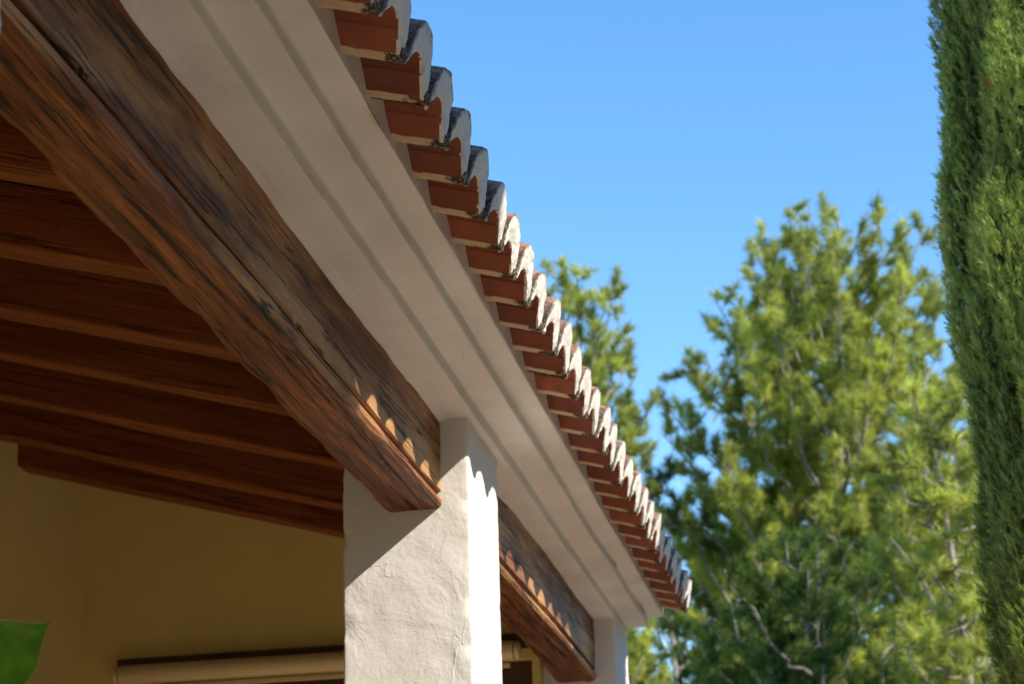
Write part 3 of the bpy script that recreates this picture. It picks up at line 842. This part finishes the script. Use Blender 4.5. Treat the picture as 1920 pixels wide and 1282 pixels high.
# columnar cypresses
CYX = .845
DEAD = [(np.array(pix(1862, 1000, 7.45)-Vector((CYX, 7.80, 0))), np.array([.045, .09, .12])), (np.array(pix(1872, 1232, 7.45)-Vector((CYX, 7.80, 0))), np.array([.06, .1, .10])),
        (np.array(pix(1856, 165, 7.45)-Vector((CYX, 7.80, 0))), np.array([.02, .06, .035]))]
M_DEAD = mat_simple('dead_cypress_sprays', (.36, .17, .06), .8, .2, .4, 40)
def cypress_mesh(height, rad, seed, n_spray):
    r = np.random.default_rng(seed)
    z = .75+(height-.75)*r.random(n_spray)**1.0; a = r.random(n_spray)*2*math.pi
    def env(z):
        t = z/height
        return rad*np.clip((t/.14), .25, 1)**.6*np.clip((1-t)/.45, 0, 1)**.6
    # upright plumes: lumpy outline, long in z
    q = np.stack([np.cos(a)*2.6, np.sin(a)*2.6, z*1.05], 1)
    lump = fbm(q*np.array([1.5, 1.5, 1.5]), seed, 3)
    rr = env(z)*(1+.2*lump)
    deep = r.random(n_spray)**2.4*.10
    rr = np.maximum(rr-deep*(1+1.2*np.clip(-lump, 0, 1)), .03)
    P = np.stack([np.cos(a)*rr, np.sin(a)*rr, z], 1)
    outv = np.stack([np.cos(a), np.sin(a), np.zeros_like(a)], 1)
    D = unit(np.array([0, 0, 1.0])+outv*(.38+.25*r.random((n_spray, 1)))+r.normal(0, .22, (n_spray, 3)))
    # each spray: an axis with short side leaflets lying in one plane
    side = unit(np.cross(D, outv+r.normal(0, .5, (n_spray, 3))))
    L = .046*(.6+.8*r.random(n_spray))
    k = 8; V = []; 
    ts = np.linspace(.0, 1, k)
    for j, t in enumerate(ts):
        sgn = 1 if j % 2 else -1
        b = P+D*(L*t*.8)[:, None]
        dd = unit(D*(1.0 if j < k-1 else 1)+side*(sgn*.75 if j < k-1 else 0)+r.normal(0, .18, (n_spray, 3)))
        ln = L*(.55-.25*t)+.006; wv = unit(np.cross(dd, outv+r.normal(0, .4, (n_spray, 3))))*.0036
        V.append(np.stack([b-wv, b+wv, b+dd*ln[:, None]], 1))
    V = np.stack(V, 1).reshape(-1, 3); F = np.arange(len(V)).reshape(-1, 3)
    tn = np.repeat(np.clip(.52+.30*lump+r.normal(0, .13, n_spray)-deep*1.2, 0, 1), k)  # hollows and deep sprays darker: shade between plumes put into the tint
    dead = np.zeros(n_spray, np.int32)
    for c_, s_ in DEAD: dead[(np.sum(((P-c_)/s_)**2, 1) < 1) & (r.random(n_spray) < .8)] = 1
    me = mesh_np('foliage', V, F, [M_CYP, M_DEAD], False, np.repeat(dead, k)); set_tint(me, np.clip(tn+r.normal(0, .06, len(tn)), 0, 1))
    # inner mass of twigs that closes the view through
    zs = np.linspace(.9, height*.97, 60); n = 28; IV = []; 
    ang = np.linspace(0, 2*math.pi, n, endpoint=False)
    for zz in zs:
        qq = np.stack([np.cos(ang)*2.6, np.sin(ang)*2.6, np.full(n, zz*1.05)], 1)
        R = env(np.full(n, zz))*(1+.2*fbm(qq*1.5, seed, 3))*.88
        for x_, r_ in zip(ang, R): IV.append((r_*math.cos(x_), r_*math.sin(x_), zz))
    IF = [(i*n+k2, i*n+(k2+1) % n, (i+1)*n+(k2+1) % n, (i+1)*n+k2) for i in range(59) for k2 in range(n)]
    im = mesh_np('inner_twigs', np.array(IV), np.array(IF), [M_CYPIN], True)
    tv, tf = tube([(0, 0, 0), (.02, .01, .6), (0, .02, 1.4), (0, 0, 3)], [.11, .09, .08, .05], 9)
    tm = mesh_np('trunk', tv, tf, [M_BARK_C], True)
    return me, im, tm
cm = cypress_mesh(8.6, .40, 3, 120000)
tot += 120000*8
cyp = tag(empty('cypress_tree', (CYX, 7.80, 0)), 'tall columnar cypress at the right edge of the picture', 'tree', 'cypresses in a row in front of the house')
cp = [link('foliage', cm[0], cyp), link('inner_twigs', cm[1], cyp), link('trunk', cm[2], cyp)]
# its neighbour nearer the viewer stands outside the picture and shades the near tiles
c2 = cyp.copy(); COL.objects.link(c2); c2.location = (1.75, 2.55, 0); c2.scale = (1.75, 1.75, 1.1); c2.rotation_euler = (0, 0, 1.3)
c2['label'] = 'neighbouring cypress out of view to the right, shading the nearest tiles'
for o in cp:
    d = o.copy(); COL.objects.link(d); d.parent = c2
c3 = cyp.copy(); COL.objects.link(c3); c3.location = (1.8, 1.0, 0); c3.scale = (1.75, 1.75, 1.1); c3.rotation_euler = (0, 0, 2.9)
c3['label'] = 'cypress out of view beside the viewer, first of its row'
for o in cp:
    d = o.copy(); COL.objects.link(d); d.parent = c3
# unseen pines added right of the terrace and behind the viewer to block low sky
for k in range(16):
    t_ = PINES[0].copy() if k % 2 else PINES[1].copy(); COL.objects.link(t_)
    t_.location = (19+1.2*math.sin(k*2.1), -14+3.4*k, 0) if k < 13 else (-5+5.5*(k-13), -17+(k % 2), 0); t_.rotation_euler = (0, 0, k*1.7); t_.scale = (1.3, 1.3, 1.05)
    t_['label'] = 'unseen pine added right of the terrace to block low sky' if k < 13 else 'unseen pine added behind the viewer to close the horizon'; t_['group'] = 'unseen pines added to block low sky'
    for ch in PINES[0 if k % 2 else 1].children:
        d = ch.copy(); COL.objects.link(d); d.parent = t_
for k in range(20):  # unseen cypress hedge added to keep low light off the cornice
    t_ = cyp.copy(); COL.objects.link(t_)
    t_.location = (8.0+.2*math.sin(k*1.9), -8+1.5*k, 0); t_.rotation_euler = (0, 0, k*1.1); t_.scale = (2.3, 2.3, .52+.03*math.sin(k*2.7))
    t_['label'] = 'unseen hedge cypress added right of the terrace to block low light'; t_['group'] = 'unseen hedge added to block low light'
    for ch in cp:
        d = ch.copy(); COL.objects.link(d); d.parent = t_
print('foliage triangles', tot)
